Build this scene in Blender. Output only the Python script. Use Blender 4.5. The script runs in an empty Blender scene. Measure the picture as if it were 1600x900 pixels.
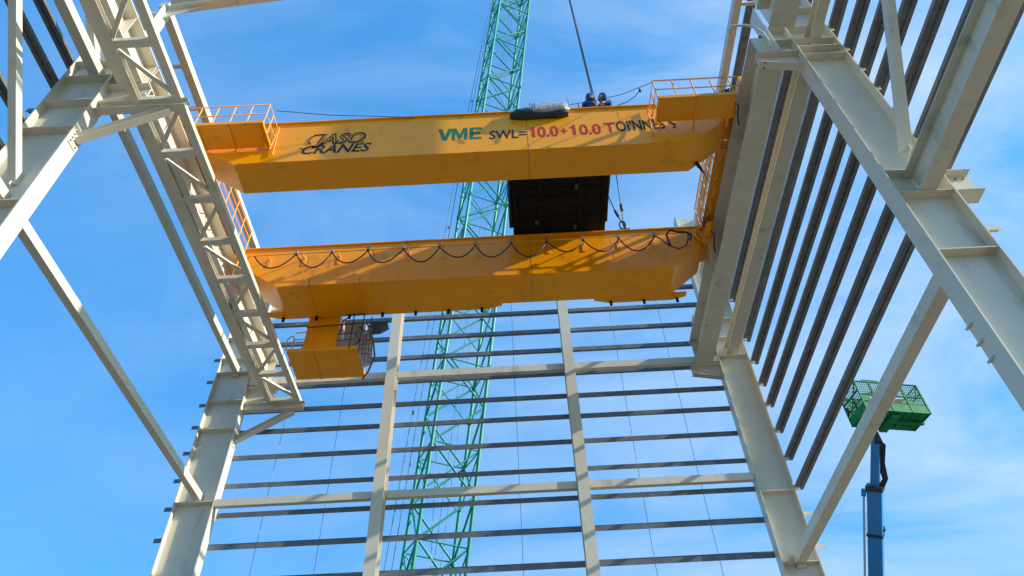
import bpy, bmesh, math, random
from mathutils import Vector, Matrix, Euler
random.seed(7)
R = math.radians
scene = bpy.context.scene
col = scene.collection
# ------------------------------------------------------------------ camera, world, sun
EYE = 1.6                    # everything below is modelled relative to eye height, then lifted by EYE at the end
cam = bpy.data.cameras.new('camera'); camo = bpy.data.objects.new('camera', cam); col.objects.link(camo)
cam.sensor_width = 36.0; cam.lens = 36 * 1139.2 / 1600; cam.clip_end = 5000; cam.clip_start = 0.1
pitch, yaw, roll = R(45.8166), R(-0.0729), R(-2.842)
fw = Vector((math.sin(yaw) * math.cos(pitch), math.cos(yaw) * math.cos(pitch), math.sin(pitch)))
rt = Vector((math.cos(yaw), -math.sin(yaw), 0)); up = rt.cross(fw)
r2 = math.cos(roll) * rt + math.sin(roll) * up; u2 = -math.sin(roll) * rt + math.cos(roll) * up
M = Matrix((r2, u2, -fw)).transposed().to_4x4(); M.translation = Vector((0, 0, EYE))
camo.matrix_world = M
scene.camera = camo

SUN_AZ, SUN_EL = R(79), R(27)          # azimuth measured from -Y (behind the camera) towards +X
sdir = Vector((math.sin(SUN_AZ) * math.cos(SUN_EL), -math.cos(SUN_AZ) * math.cos(SUN_EL), math.sin(SUN_EL)))
world = bpy.data.worlds.new('World'); scene.world = world; world.use_nodes = True
wn, wl = world.node_tree.nodes, world.node_tree.links
for n in list(wn): wn.remove(n)
sky = wn.new('ShaderNodeTexSky'); sky.sky_type = 'NISHITA'; sky.sun_disc = False
sky.sun_elevation = SUN_EL; sky.sun_rotation = math.atan2(sdir.x, sdir.y)
sky.air_density = 1.0; sky.dust_density = 1.6; sky.ozone_density = 2.0; sky.altitude = 0
tc = wn.new('ShaderNodeTexCoord'); mp = wn.new('ShaderNodeMapping')
mp.inputs['Rotation'].default_value = (R(20), R(35), R(-25)); mp.inputs['Scale'].default_value = (1.0, 2.6, 3.4)
wl.new(tc.outputs['Generated'], mp.inputs['Vector'])
nz = wn.new('ShaderNodeTexNoise'); nz.inputs['Scale'].default_value = 1.7; nz.inputs['Detail'].default_value = 11
nz.inputs['Roughness'].default_value = 0.60; nz.inputs['Distortion'].default_value = 0.5
wl.new(mp.outputs['Vector'], nz.inputs['Vector'])
cr = wn.new('ShaderNodeValToRGB'); cr.color_ramp.elements[0].position = 0.38; cr.color_ramp.elements[1].position = 0.76
cr.color_ramp.elements[0].color = (0, 0, 0, 1); cr.color_ramp.elements[1].color = (1, 1, 1, 1)
wl.new(nz.outputs['Fac'], cr.inputs['Fac'])
# thin cirrus lies mostly in the eastern, sunward half of the sky
sx = wn.new('ShaderNodeSeparateXYZ'); wl.new(tc.outputs['Generated'], sx.inputs['Vector'])
mr = wn.new('ShaderNodeMapRange'); mr.inputs['From Min'].default_value = -0.75; mr.inputs['From Max'].default_value = 0.5
mr.inputs['To Min'].default_value = 0.0; mr.inputs['To Max'].default_value = 0.85
wl.new(sx.outputs['X'], mr.inputs['Value'])
mu = wn.new('ShaderNodeMath'); mu.operation = 'MULTIPLY'
wl.new(cr.outputs['Color'], mu.inputs[0]); wl.new(mr.outputs['Result'], mu.inputs[1])
hs = wn.new('ShaderNodeMix'); hs.data_type = 'RGBA'; hs.blend_type = 'MULTIPLY'; hs.inputs['Factor'].default_value = 1.0
hs.inputs['B'].default_value = (0.50, 1.02, 1.18, 1)
wl.new(sky.outputs['Color'], hs.inputs['A'])
mx = wn.new('ShaderNodeMix'); mx.data_type = 'RGBA'; mx.blend_type = 'MIX'
az_ = wn.new('ShaderNodeMix'); az_.data_type = 'RGBA'; az_.inputs['Factor'].default_value = 0.58
az_.inputs['B'].default_value = (0.24, 1.28, 3.25, 1); wl.new(hs.outputs['Result'], az_.inputs['A'])
wl.new(mu.outputs[0], mx.inputs['Factor']); wl.new(az_.outputs['Result'], mx.inputs['A'])
mx.inputs['B'].default_value = (2.3, 2.9, 3.5, 1)
bg = wn.new('ShaderNodeBackground'); bg.inputs['Strength'].default_value = 0.15
wl.new(mx.outputs['Result'], bg.inputs['Color'])
wo = wn.new('ShaderNodeOutputWorld'); wl.new(bg.outputs['Background'], wo.inputs['Surface'])
sl = bpy.data.lights.new('sun', 'SUN'); sl.energy = 3.6; sl.angle = R(0.53); sl.color = (1.0, 0.94, 0.84)
so = bpy.data.objects.new('sun', sl); col.objects.link(so); so.location = (30, -20, 40)
so.rotation_euler = (-sdir).to_track_quat('-Z', 'Y').to_euler()
scene.view_settings.view_transform = 'Standard'; scene.view_settings.look = 'None'
scene.view_settings.exposure = 1.0; scene.view_settings.gamma = 1.0; scene.view_settings.use_curve_mapping = False

# ------------------------------------------------------------------ materials
def mat(name, c, rough=0.5, metal=0.0, var=0.06, scale=1.2, bump=0.0, coat=0.0, streak=0.0, dirt=None, bscale=12, alpha=1.0, trans=0.0):
    m = bpy.data.materials.new(name); m.use_nodes = True
    N, L = m.node_tree.nodes, m.node_tree.links; b = N['Principled BSDF']
    b.inputs['Roughness'].default_value = rough; b.inputs['Metallic'].default_value = metal
    b.inputs['Coat Weight'].default_value = coat; b.inputs['Coat Roughness'].default_value = 0.15
    b.inputs['Alpha'].default_value = alpha; b.inputs['Transmission Weight'].default_value = trans
    t = N.new('ShaderNodeTexCoord'); g = N.new('ShaderNodeNewGeometry')
    n1 = N.new('ShaderNodeTexNoise'); n1.inputs['Scale'].default_value = scale; n1.inputs['Detail'].default_value = 5
    L.new(g.outputs['Position'], n1.inputs['Vector'])
    rp = N.new('ShaderNodeMapRange'); rp.inputs['From Min'].default_value = 0.3; rp.inputs['From Max'].default_value = 0.7
    rp.inputs['To Min'].default_value = 1 - var; rp.inputs['To Max'].default_value = 1 + var
    L.new(n1.outputs['Fac'], rp.inputs['Value'])
    vm = N.new('ShaderNodeVectorMath'); vm.operation = 'SCALE'; vm.inputs[0].default_value = c[:3]
    L.new(rp.outputs['Result'], vm.inputs['Scale'])
    out = vm.outputs['Vector']
    if dirt:
        # smudges and handling marks with a shape of their own
        n2 = N.new('ShaderNodeTexNoise'); n2.inputs['Scale'].default_value = dirt[2]; n2.inputs['Detail'].default_value = 9
        n2.inputs['Roughness'].default_value = 0.65
        if streak:
            ms = N.new('ShaderNodeMapping'); ms.inputs['Scale'].default_value = (1, 1, streak)
            L.new(g.outputs['Position'], ms.inputs['Vector']); L.new(ms.outputs['Vector'], n2.inputs['Vector'])
        else: L.new(g.outputs['Position'], n2.inputs['Vector'])
        r3 = N.new('ShaderNodeMapRange'); r3.inputs['From Min'].default_value = dirt[3]; r3.inputs['From Max'].default_value = dirt[3] + 0.12
        r3.inputs['To Max'].default_value = dirt[1]; L.new(n2.outputs['Fac'], r3.inputs['Value'])
        mm = N.new('ShaderNodeMix'); mm.data_type = 'RGBA'; mm.inputs['B'].default_value = (*dirt[0], 1)
        L.new(r3.outputs['Result'], mm.inputs['Factor']); L.new(out, mm.inputs['A']); out = mm.outputs['Result']
    L.new(out, b.inputs['Base Color'])
    # roughness breaks up as well
    rr = N.new('ShaderNodeMapRange'); rr.inputs['To Min'].default_value = max(0.05, rough - 0.1); rr.inputs['To Max'].default_value = min(1, rough + 0.12)
    n3 = N.new('ShaderNodeTexNoise'); n3.inputs['Scale'].default_value = 4.0; n3.inputs['Detail'].default_value = 4
    L.new(g.outputs['Position'], n3.inputs['Vector']); L.new(n3.outputs['Fac'], rr.inputs['Value']); L.new(rr.outputs['Result'], b.inputs['Roughness'])
    if bump:
        n4 = N.new('ShaderNodeTexNoise'); n4.inputs['Scale'].default_value = bscale; n4.inputs['Detail'].default_value = 3
        L.new(g.outputs['Position'], n4.inputs['Vector'])
        bp = N.new('ShaderNodeBump'); bp.inputs['Strength'].default_value = bump; bp.inputs['Distance'].default_value = 0.02
        L.new(n4.outputs['Fac'], bp.inputs['Height']); L.new(bp.outputs['Normal'], b.inputs['Normal'])
    return m
CREAM = mat('cream_steel_paint', (0.64, 0.58, 0.455), 0.42, var=0.05, scale=0.9, bump=0.05, bscale=3, dirt=((0.33, 0.30, 0.23), 0.55, 2.0, 0.57), streak=0.3)
GALV = mat('galvanised_steel', (0.145, 0.152, 0.16), 0.42, 0.2, var=0.22, scale=3.5, bump=0.04, dirt=((0.26, 0.27, 0.28), 0.6, 5.0, 0.58))
YEL = mat('yellow_crane_paint', (0.95, 0.35, 0.001), 0.30, var=0.05, scale=0.7, bump=0.06, bscale=1.6, coat=0.04, dirt=((0.42, 0.19, 0.02), 0.55, 2.2, 0.58), streak=0.45)
YEL2 = mat('orange_rail_paint', (0.85, 0.36, 0.04), 0.5, var=0.1, scale=3)
YEL.node_tree.nodes['Principled BSDF'].inputs['Specular IOR Level'].default_value = 0.38
GREEN = mat('green_lattice_paint', (0.010, 0.28, 0.19), 0.45, var=0.12, scale=2, dirt=((0.03, 0.10, 0.07), 0.5, 3, 0.6))
BGREEN = mat('green_basket_paint', (0.001, 0.20, 0.058), 0.65, var=0.1, scale=3, dirt=((0.01, 0.09, 0.03), 0.6, 5, 0.58))
BGREEN.node_tree.nodes['Principled BSDF'].inputs['Specular IOR Level'].default_value = 0.25
BLUE = mat('blue_boom_paint', (0.003, 0.19, 0.50), 0.45, var=0.08, scale=2)
BLACK = mat('black_rubber', (0.012, 0.012, 0.013), 0.5, var=0.1)
DARK = mat('dark_machine_steel', (0.001, 0.0014, 0.002), 0.9, var=0.3, scale=3)
RUST = mat('primer_steel', (0.16, 0.07, 0.03), 0.7, var=0.3, scale=6)
GREY = mat('grey_cabinet_paint', (0.38, 0.41, 0.45), 0.45, var=0.06, scale=3, dirt=((0.12, 0.12, 0.12), 0.5, 6, 0.6))
ROPE = mat('steel_wire_rope', (0.10, 0.11, 0.12), 0.5, 0.5)
PALE = mat('thin_pale_rod', (0.22, 0.24, 0.27), 0.5, 0.3)
TARP = mat('dark_green_tarpaulin', (0.012, 0.035, 0.03), 0.45, var=0.3, scale=6, bump=0.5, bscale=9)
FILM = mat('clear_wrapping_film', (0.42, 0.43, 0.42), 0.25, var=0.35, scale=9, bump=0.9, bscale=14, alpha=0.93)
SKIN = mat('skin', (0.45, 0.26, 0.17), 0.55)
CLOTH = mat('blue_coverall_cloth', (0.008, 0.065, 0.24), 0.85, var=0.25, scale=9, bump=0.6, bscale=16)
BOOT = mat('black_boots', (0.015, 0.014, 0.013), 0.6)
LG = mat('green_lettering', (0.0, 0.155, 0.085), 0.8)
LB = mat('black_lettering', (0.018, 0.02, 0.025), 0.8)
LR = mat('red_lettering', (0.60, 0.012, 0.012), 0.8)
CONC = mat('concrete_slab', (0.16, 0.145, 0.12), 0.85, var=0.12, scale=0.5, bump=0.3, dirt=((0.07, 0.065, 0.06), 0.5, 0.8, 0.55))
DIRTG = mat('compacted_gravel', (0.15, 0.13, 0.10), 0.95, var=0.2, scale=0.3, bump=0.8, bscale=5)

# ------------------------------------------------------------------ mesh builder
class MB:
    def __init__(s): s.v = []; s.f = []; s.smooth = set(); s.mi = {}
    def add(s, vs, fs, smooth=False, mi=0):
        o = len(s.v); s.v += [Vector(p) for p in vs]
        for f in fs:
            if smooth: s.smooth.add(len(s.f))
            if mi: s.mi[len(s.f)] = mi
            s.f.append([o + i for i in f])
        return s
    def box(s, x0, x1, y0, y1, z0, z1, mi=0):
        return s.add([(x0,y0,z0),(x1,y0,z0),(x1,y1,z0),(x0,y1,z0),(x0,y0,z1),(x1,y0,z1),(x1,y1,z1),(x0,y1,z1)],
                     [(0,3,2,1),(4,5,6,7),(0,1,5,4),(1,2,6,5),(2,3,7,6),(3,0,4,7)], mi=mi)
    def prof(s, pts, p, q, u, v, mi=0):
        """extrude the outline pts (u, v) from p to q"""
        p, q, u, v = Vector(p), Vector(q), Vector(u), Vector(v); n = len(pts)
        vs = [p + u * a + v * b for a, b in pts] + [q + u * a + v * b for a, b in pts]
        area = sum(pts[i][0] * pts[(i+1) % n][1] - pts[(i+1) % n][0] * pts[i][1] for i in range(n))
        flip = (area > 0) != (u.cross(v).dot(q - p) > 0)
        fs = [list(range(n))[::-1], list(range(n, 2*n))] + [[i, (i+1) % n, n + (i+1) % n, n + i] for i in range(n)]
        if flip: fs = [f[::-1] for f in fs]
        return s.add(vs, fs, mi=mi)
    def bar(s, p, q, w, h, u=None, mi=0):
        p, q = Vector(p), Vector(q); d = (q - p).normalized()
        u = Vector(u) if u else (Vector((0,0,1)) if abs(d.z) < 0.9 else Vector((0,1,0)))
        a = d.cross(u).normalized(); b = a.cross(d).normalized()
        return s.prof([(-w/2,-h/2),(w/2,-h/2),(w/2,h/2),(-w/2,h/2)], p, q, a, b, mi=mi)
    def tube(s, path, r, n=8, closed=False, caps=True, mi=0):
        path = [Vector(p) for p in path]; m = len(path); rings = []
        ref = Vector((0.137, 0.31, 0.94)).normalized()
        for i, p in enumerate(path):
            a = path[(i-1) % m] if (closed or i > 0) else p; b = path[(i+1) % m] if (closed or i < m-1) else p
            d = (b - a).normalized()
            e = d.cross(ref)
            if e.length < 0.05: e = d.cross(Vector((1,0,0)))
            e.normalize(); g = e.cross(d)
            rad = r[i] if isinstance(r, (list, tuple)) else r
            rings.append([p + e * math.cos(2*math.pi*k/n) * rad + g * math.sin(2*math.pi*k/n) * rad for k in range(n)])
        vs = [v for rg in rings for v in rg]; fs = []
        for i in range(m if closed else m-1):
            j = (i+1) % m
            for k in range(n): fs.append([i*n + k, i*n + (k+1) % n, j*n + (k+1) % n, j*n + k][::-1])
        s.add(vs, fs, smooth=True, mi=mi)
        if caps and not closed: s.add(rings[0] + rings[-1], [list(range(n)), list(range(n, 2*n))[::-1]], mi=mi)
        return s
    def build(s, name, m, parent=None):
        off = Vector((0,0,0)); q = parent
        while q: off += q.location; q = q.parent
        me = bpy.data.meshes.new(name); me.from_pydata([v - off for v in s.v], [], s.f)
        for x in (m if isinstance(m, (list, tuple)) else [m]): me.materials.append(x)
        for i, p in enumerate(me.polygons):
            if i in s.smooth: p.use_smooth = True
            if i in s.mi: p.material_index = s.mi[i]
        me.validate(); me.update()
        o = bpy.data.objects.new(name, me); col.objects.link(o)
        if parent: o.parent = parent
        return o
def Ipts(b, d, tf, tw):   # outline of an I section, u across the flanges, v along the depth
    B, D, W = b/2, d/2, tw/2
    return [(-B,-D),(B,-D),(B,-D+tf),(W,-D+tf),(W,D-tf),(B,D-tf),(B,D),(-B,D),(-B,D-tf),(-W,D-tf),(-W,-D+tf),(-B,-D+tf)]
def Zpts(h, b, lip, t):   # Z purlin, v up, u outwards
    H = h/2
    return [(-b,-H),(t,-H),(t,H-t),(b-t,H-t),(b-t,H-t-lip),(b,H-t-lip),(b,H),(0,H),(0,-H+t),(-b+t,-H+t),(-b+t,-H+t+lip),(-b,-H+t+lip)]
def Gpts(w, b, t):   # cladding rail: u outwards (web lies flat), v up
    g = 0.035
    return [(0,-b),(t,-b),(t,-t),(0.30*w,-t),(0.36*w,g),(0.64*w,g),(0.70*w,-t),(w,-t),(w,b),(w-t,b),(w-t,0),(0.72*w,0),(0.66*w,g+t),(0.34*w,g+t),(0.28*w,0),(0,0)]
def Cpts(h, b, t):
    return [(0,-h/2),(b,-h/2),(b,-h/2+t),(t,-h/2+t),(t,h/2-t),(b,h/2-t),(b,h/2),(0,h/2)]
def tag(o, label, cat, group=None, kind=None):
    if label: o['label'] = label
    if cat: o['category'] = cat
    if group: o['group'] = group
    if kind: o['kind'] = kind
    return o
def thing(name, label, cat, loc, group=None):
    o = bpy.data.objects.new(name, None); o.empty_display_size = 0.2; col.objects.link(o); o.location = loc
    return tag(o, label, cat, group)
def copy_tree(o, parent=None, off=(0,0,0)):
    c = o.copy(); col.objects.link(c); c.parent = parent
    if parent is None: c.location = o.location + Vector(off)
    for ch in [k for k in bpy.data.objects if k.parent == o]: copy_tree(ch, c)
    return c
X, Y, Z = Vector((1,0,0)), Vector((0,1,0)), Vector((0,0,1))
ORD = ['lowest','second','third','fourth','fifth','sixth','seventh','eighth','ninth','tenth','eleventh','twelfth','thirteenth','fourteenth']
G = -EYE                      # ground level in eye-relative heights
NY, FY = 8.4, 19.9            # the two frames
# ------------------------------------------------------------------ ground
def sheet(name, x0, x1, y0, y1, z, m, nx, ny):
    b = MB()
    vs = [(x0 + (x1-x0)*i/nx, y0 + (y1-y0)*j/ny, z) for j in range(ny+1) for i in range(nx+1)]
    b.add(vs, [(j*(nx+1)+i, j*(nx+1)+i+1, (j+1)*(nx+1)+i+1, (j+1)*(nx+1)+i) for j in range(ny) for i in range(nx)])
    o = b.build(name, m); o['kind'] = 'structure'; return o
sheet('ground', -2500, 2500, -2500, 2500, G - 0.12, DIRTG, 20, 20)
bb = MB().box(-11.6, 9.2, -16, 21.2, G - 0.3, G)
fl = bb.build('floor_slab', CONC); fl['kind'] = 'structure'

# ------------------------------------------------------------------ crane columns
def crane_column(side, far):
    cy = FY if far else NY
    if side == 'L': xo, xi, top = -10.6, -9.36, 20.55
    else: xo, xi, top = 8.10, 7.04, (24.15 if far else 24.5)
    sgn = 1 if side == 'L' else -1            # direction from the outer to the inner flange
    lab = {('L',False): 'near left cream steel column, sunlit inner flange, crossing the upper left corner of the view',
           ('L',True): 'far left corner column of cream steel carrying the end of the lattice walkway',
           ('R',False): 'large near right cream steel column with stub bracket outside, leaning across the right of the view',
           ('R',True): 'far right corner column of cream steel below the shaded runway girder'}[(side, far)]
    t = thing('steel_column', lab, 'column', ((xo+xi)/2, cy, G), 'crane columns of the steel frame')
    f = MB()
    a, b2 = min(xo, xi), max(xo, xi)
    f.box(a, a+0.03, cy-0.2, cy+0.2, G, top); f.box(b2-0.03, b2, cy-0.2, cy+0.2, G, top)
    f.box(a+0.03, b2-0.03, cy-0.01, cy+0.01, G, top)
    f.build('shaft', CREAM, t)
    MB().box(a-0.12, b2+0.12, cy-0.32, cy+0.32, G+0.004, G+0.05).build('base_plate', CREAM, t)
    zs = {('L',False): [11.6, 14.24, 15.4, 16.55, 17.3], ('L',True): [11.68, 14.35, 15.5, 16.75, 17.4, 18.4],
          ('R',False): [8.86, 10.44, 11.10, 15.80, 16.2, 16.58, 17.25, 18.3], ('R',True): [8.9, 11.1, 16.4, 17.25, 18.15, 19.1]}[(side, far)]
    for z in zs:
        s = MB()
        for sy in (-1, 1):
            y0, y1 = sorted((cy + sy*0.01, cy + sy*0.192))
            s.box(a+0.03, b2-0.03, y0, y1, z-0.011, z+0.011)
        s.build('stiffener', CREAM, t)
    # seat for the runway girder
    zt = 16.08
    c = MB()
    x_in = -8.35 if side == 'L' else 6.05
    w0, w1 = sorted((xi, x_in))
    # tapered corbel: web, bottom flange, end plate
    if side == 'L': poly = [(xi, 15.45), (x_in, 15.72), (x_in, zt-0.03), (xi, zt-0.03)]
    else: poly = [(xi, 15.55), (x_in, 15.75), (x_in, zt-0.03), (xi, zt-0.03)]
    c.prof(poly, (0, cy-0.012, 0), (0, cy+0.012, 0), X, Z)
    c.box(w0, w1, cy-0.16, cy+0.16, zt-0.03, zt)
    p0, p1 = poly[0], poly[1]
    c.prof([(p0[0],p0[1]-0.025),(p1[0],p1[1]-0.025),(p1[0],p1[1]),(p0[0],p0[1])], (0, cy-0.10, 0), (0, cy+0.10, 0), X, Z)
    c.build('corbel', CREAM, t)
    # node plates where the runway girders meet the column
    n = MB(); xe = -8.88 if side == 'L' else 6.6
    n.box(xe-0.014, xe+0.014, cy-0.2, cy+0.2, zt, 18.4 if side == 'R' else 17.3)
    q0, q1 = sorted((xe, xi))
    n.box(q0+0.014, q1, cy-0.009, cy+0.009, zt, 17.26)
    for z in (16.58, 17.25): n.box(q0+0.014, q1, cy-0.19, cy-0.009, z-0.01, z+0.01)
    n.build('node_plate', CREAM, t)
    # cleats waiting for the side cladding rails
    if side == 'L':
        for z in ([10.53, 11.53, 12.5, 13.5, 14.5, 15.4, 16.4, 17.4] if far else [15.15, 12.0]):
            k = MB(); k.box(xo-0.26, xo, cy-0.13, cy-0.12, z-0.10, z+0.04); k.box(xo-0.26, xo, cy-0.12, cy-0.03, z-0.01, z)
            k.build('cleat', GALV, t)
    else:
        for z in ([9.33, 10.34] if far else [12.35, 9.4]):
            k = MB(); k.box(xo, xo+0.3, cy-0.13, cy-0.12, z-0.06, z+0.06); k.box(xo, xo+0.3, cy-0.12, cy-0.03, z-0.01, z)
            k.build('cleat', CREAM, t)
    if side == 'L':
        az = 15.4
        k = MB()   # arm and knee brace under the walkway
        k.prof(Ipts(0.2, 0.28, 0.016, 0.012), (xi, cy, az-0.14), (-7.28, cy, az-0.14), Y, Z)
        k.build('bracket_arm', CREAM, t)
        k = MB(); k.prof(Ipts(0.17, 0.2, 0.014, 0.012), (xi, cy, 13.97), (-7.62, cy, az-0.36), Y, Vector((-0.55, 0, 0.83)))
        k.box(xi, xi+0.02, cy-0.15, cy+0.15, 13.72, 14.2)
        k.build('knee_brace', CREAM, t)
    # bolt heads
    def bolt(x, y, z, ax):
        d = Vector(ax)*0.022; p = Vector((x, y, z)); MB().tube([p, p+d], 0.022, 6).build('bolt', GALV, t)
    if side == 'L':
        for dz in (-0.17, -0.06, 0.06, 0.17):
            for dy in (-0.1, 0.1): bolt(xi+0.02, cy+dy, 13.96+dz, (1,0,0))
    else:
        for dx in (0.12, 0.24):
            for dy in (-0.07, 0.07): bolt(6.05+dx, cy+dy*1.0, zt-0.355+dx*0.0-0.02, (0,0,-1))
    if (side, far) == ('R', False):
        for dx in (0.15, 0.3, 0.45):
            for dz in (-0.2, 0.2): bolt(xo+dx, cy-0.008, 10.75+dz, (0,-1,0))
        k = MB(); k.prof(Ipts(0.34, 0.62, 0.022, 0.014), (xo, cy, 10.75), (8.66, cy, 10.75), Y, Z); k.build('stub_bracket', CREAM, t)
        for z in (6.75, 7.08, 7.42):
            MB().box(xi-0.04, xi-0.001, cy+0.06, cy+0.23, z, z+0.03).build('tab_plate', CREAM, t)
        k = MB()
        arc = [(5.72,17.30),(6.10,17.31),(6.28,17.18),(6.40,16.85),(6.42,16.4),(6.36,16.1)]
        k.tube([(x, cy-0.25, z) for x, z in arc], 0.032, 8); k.build('curved_stay', CREAM, t)
    return t
for sd in 'LR':
    for fr in (False, True): crane_column(sd, fr)

# ------------------------------------------------------------------ longitudinal struts between the frames
def strut(name, label, prof, p, q, u, v, group='cream steel struts along the side walls', cap=True):
    m = MB(); m.prof(prof, p, q, u, v); p, q = Vector(p), Vector(q)
    t = thing(name, label, 'beam', p, group)
    m.build('beam_body', CREAM, t)
    if cap:
        for e, s in ((p, 1), (q, -1)):
            MB().box(e.x-0.12, e.x+0.12, min(e.y, e.y+s*0.06), max(e.y, e.y+s*0.06), e.z-0.24, e.z-0.152).build('end_cleat', CREAM, t)
    return t
SQ = lambda w, h: [(-w/2,-h/2),(w/2,-h/2),(w/2,h/2),(-w/2,h/2)]
N0, N1, F0, NB = NY+0.03, FY-0.03, NY-0.03, -2.9
strut('tie_strut', 'lower cream strut of the left side wall between the two left columns', SQ(0.2,0.24), (-9.93,N0,11.88), (-9.93,N1,11.88), X, Z)
strut('tie_strut', 'upper cream strut of the left side, close beside the lattice walkway', SQ(0.19,0.26), (-9.95,N0,16.88), (-9.95,N1,16.88), X, Z)
strut('tie_strut', 'lower cream strut of the right side, passing in front of the green basket', SQ(0.28,0.28), (7.58,N0,9.02), (7.58,N1,9.02), X, Z)
strut('tie_strut', 'broad shaded cream strut just right of the right runway girder', Ipts(0.40,0.36,0.02,0.014), (7.60,N0,16.70), (7.60,N1,16.70), X, Z)
strut('tie_strut', 'lower left cream strut cut off at the left edge below the upright brace', SQ(0.2,0.24), (-9.93,NB,11.88), (-9.93,F0,11.88), X, Z)
strut('tie_strut', 'cream beam in the top left corner, sunlit side, ending on the near left column', SQ(0.24,0.30), (-9.95,NB,16.9), (-9.95,F0,16.9), X, Z)
strut('tie_strut', 'short shaded cream beam at the top right meeting the head of the near right column', Ipts(0.26,0.34,0.018,0.012), (7.60,NB,16.75), (7.60,F0,16.75), X, Z)
strut('portal_beam', 'heavy cream I beam in the top right corner, landing on the near right column', Ipts(0.34,0.62,0.022,0.014), (7.62,NB,10.77), (7.62,F0-0.01,10.77), X, Z)
st_ = [o for o in bpy.data.objects if o.get('label','').startswith('lower cream strut of the right side')][0]
MB().box(7.73, 7.90, 12.35, 12.50, 8.865, 8.88).build('side_plate', CREAM, st_)
# eaves struts
def eaves(label, x, z, ties):
    t = strut('eaves_strut', label, SQ(0.24,0.30), (x,N0,z), (x,N1,z), X, Z, cap=False)
    for y in ties:
        MB().box(x-0.75 if x < 0 else x+0.12, x-0.12 if x < 0 else x+0.75, y-0.05, y+0.05, z-0.12, z-0.03).build('side_arm', CREAM, t)
    return t
eaves('thin cream eaves strut high on the left, sky on both sides, above the crane rail', -9.62, 21.1, (10.3, 11.75, 13.2))
eaves('thin cream eaves strut high on the right, beside the railing of the crane platform', 7.62, 22.85, (10.0,))
# diagonal wall braces in the camera's bay
def brace(label, p, q):
    m = MB(); m.bar(p, q, 0.19, 0.17, u=(1,0,0)); t = thing('diagonal_brace', label, 'brace', p, 'diagonal wall braces in the near bay')
    m.build('brace_bar', CREAM, t)
    d = (Vector(q)-Vector(p)).normalized(); p = Vector(p)
    MB().prof([(-0.14,-0.12),(0.12,-0.18),(0.12,0.10),(-0.10,0.34),(-0.14,0.34)], (p.x-0.012,p.y,p.z), (p.x+0.012,p.y,p.z), Y, Z).build('gusset_plate', CREAM, t)
brace('diagonal cream brace near the right top edge, in front of the near right column', (7.55, 8.02, 11.42), (7.55, 3.9, 16.5))
brace('upright looking cream brace at the left edge of the view, over the dark rails', (-9.95, 8.42, 12.36), (-9.95, 4.6, 16.7))
brace('short cream brace above the near left column, behind the lattice walkway', (-9.95, 8.05, 17.10), (-9.95, 4.6, 19.9))
# rafters
def rafter(label, cy, x0, x1, z0, sl):
    d = Vector((x1-x0, 0, (x1-x0)*sl)); n = Vector((-sl, 0, 1)).normalized()
    m = MB(); m.prof(Ipts(0.26, 0.55, 0.02, 0.012), Vector((x0,cy,z0+0.28)), Vector((x0,cy,z0+0.28))+d, Y, n)
    t = thing('roof_rafter', label, 'rafter', (x0, cy, z0)); m.build('rafter_beam', CREAM, t)
    MB().prof([(0,-0.5),(1.0,0.17),(0,0.0)], (x0,cy-0.012,z0), (x0,cy+0.012,z0), X, Z).build('haunch', CREAM, t)
rafter('cream roof rafter at the top left, rising from the near left column', NY, -9.36, 7.04, 20.6, 0.205)
rafter('cream gable rafter of the far frame, hidden but for its right end', FY, -9.36, 7.9, 19.75, 0.18)

# ------------------------------------------------------------------ runway girders and rails
def runway(label, cx, y0, y1):
    t = thing('runway_girder', label, 'runway girder', (cx, y0, 16.08), 'crane runway girders')
    m = MB(); m.prof(Ipts(0.6, 1.06, 0.03, 0.014), (cx,y0,16.61), (cx,y1,16.61), X, Z); m.build('girder', CREAM, t)
    y = y0 + 0.01
    k = 0
    while y < y1:
        s = MB()
        for sx in (-1, 1):
            a, b = sorted((cx+sx*0.008, cx+sx*0.28)); s.box(a, b, y-0.008, y+0.008, 16.112, 17.108)
        if k == 0 or y > y1 - 1.3: s.build('web_stiffener', CREAM, t)
        k += 1; y += 1.25
    MB().prof([(-0.07,0),(0.07,0),(0.07,0.015),(0.012,0.03),(0.012,0.09),(0.035,0.10),(0.035,0.13),(-0.035,0.13),(-0.035,0.10),(-0.012,0.09),(-0.012,0.03),(-0.07,0.015)],
              (cx,y0,17.141), (cx,y1,17.141), X, Z).build('crane_rail', RUST, t)
    return t
runway('left runway girder seen through the lattice walkway, sunlit web, far bay', -8.82, NY+0.02, FY-0.02)
runway('left runway girder above the lattice walkway at the top left edge, near bay', -8.82, NB, NY-0.02)
runway('broad shaded runway girder right of the crane, between the two right columns', 6.5, NY+0.02, FY-0.02)
runway('end of the near bay runway girder at the top right, above the near column', 6.52, NB, 7.68)

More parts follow.
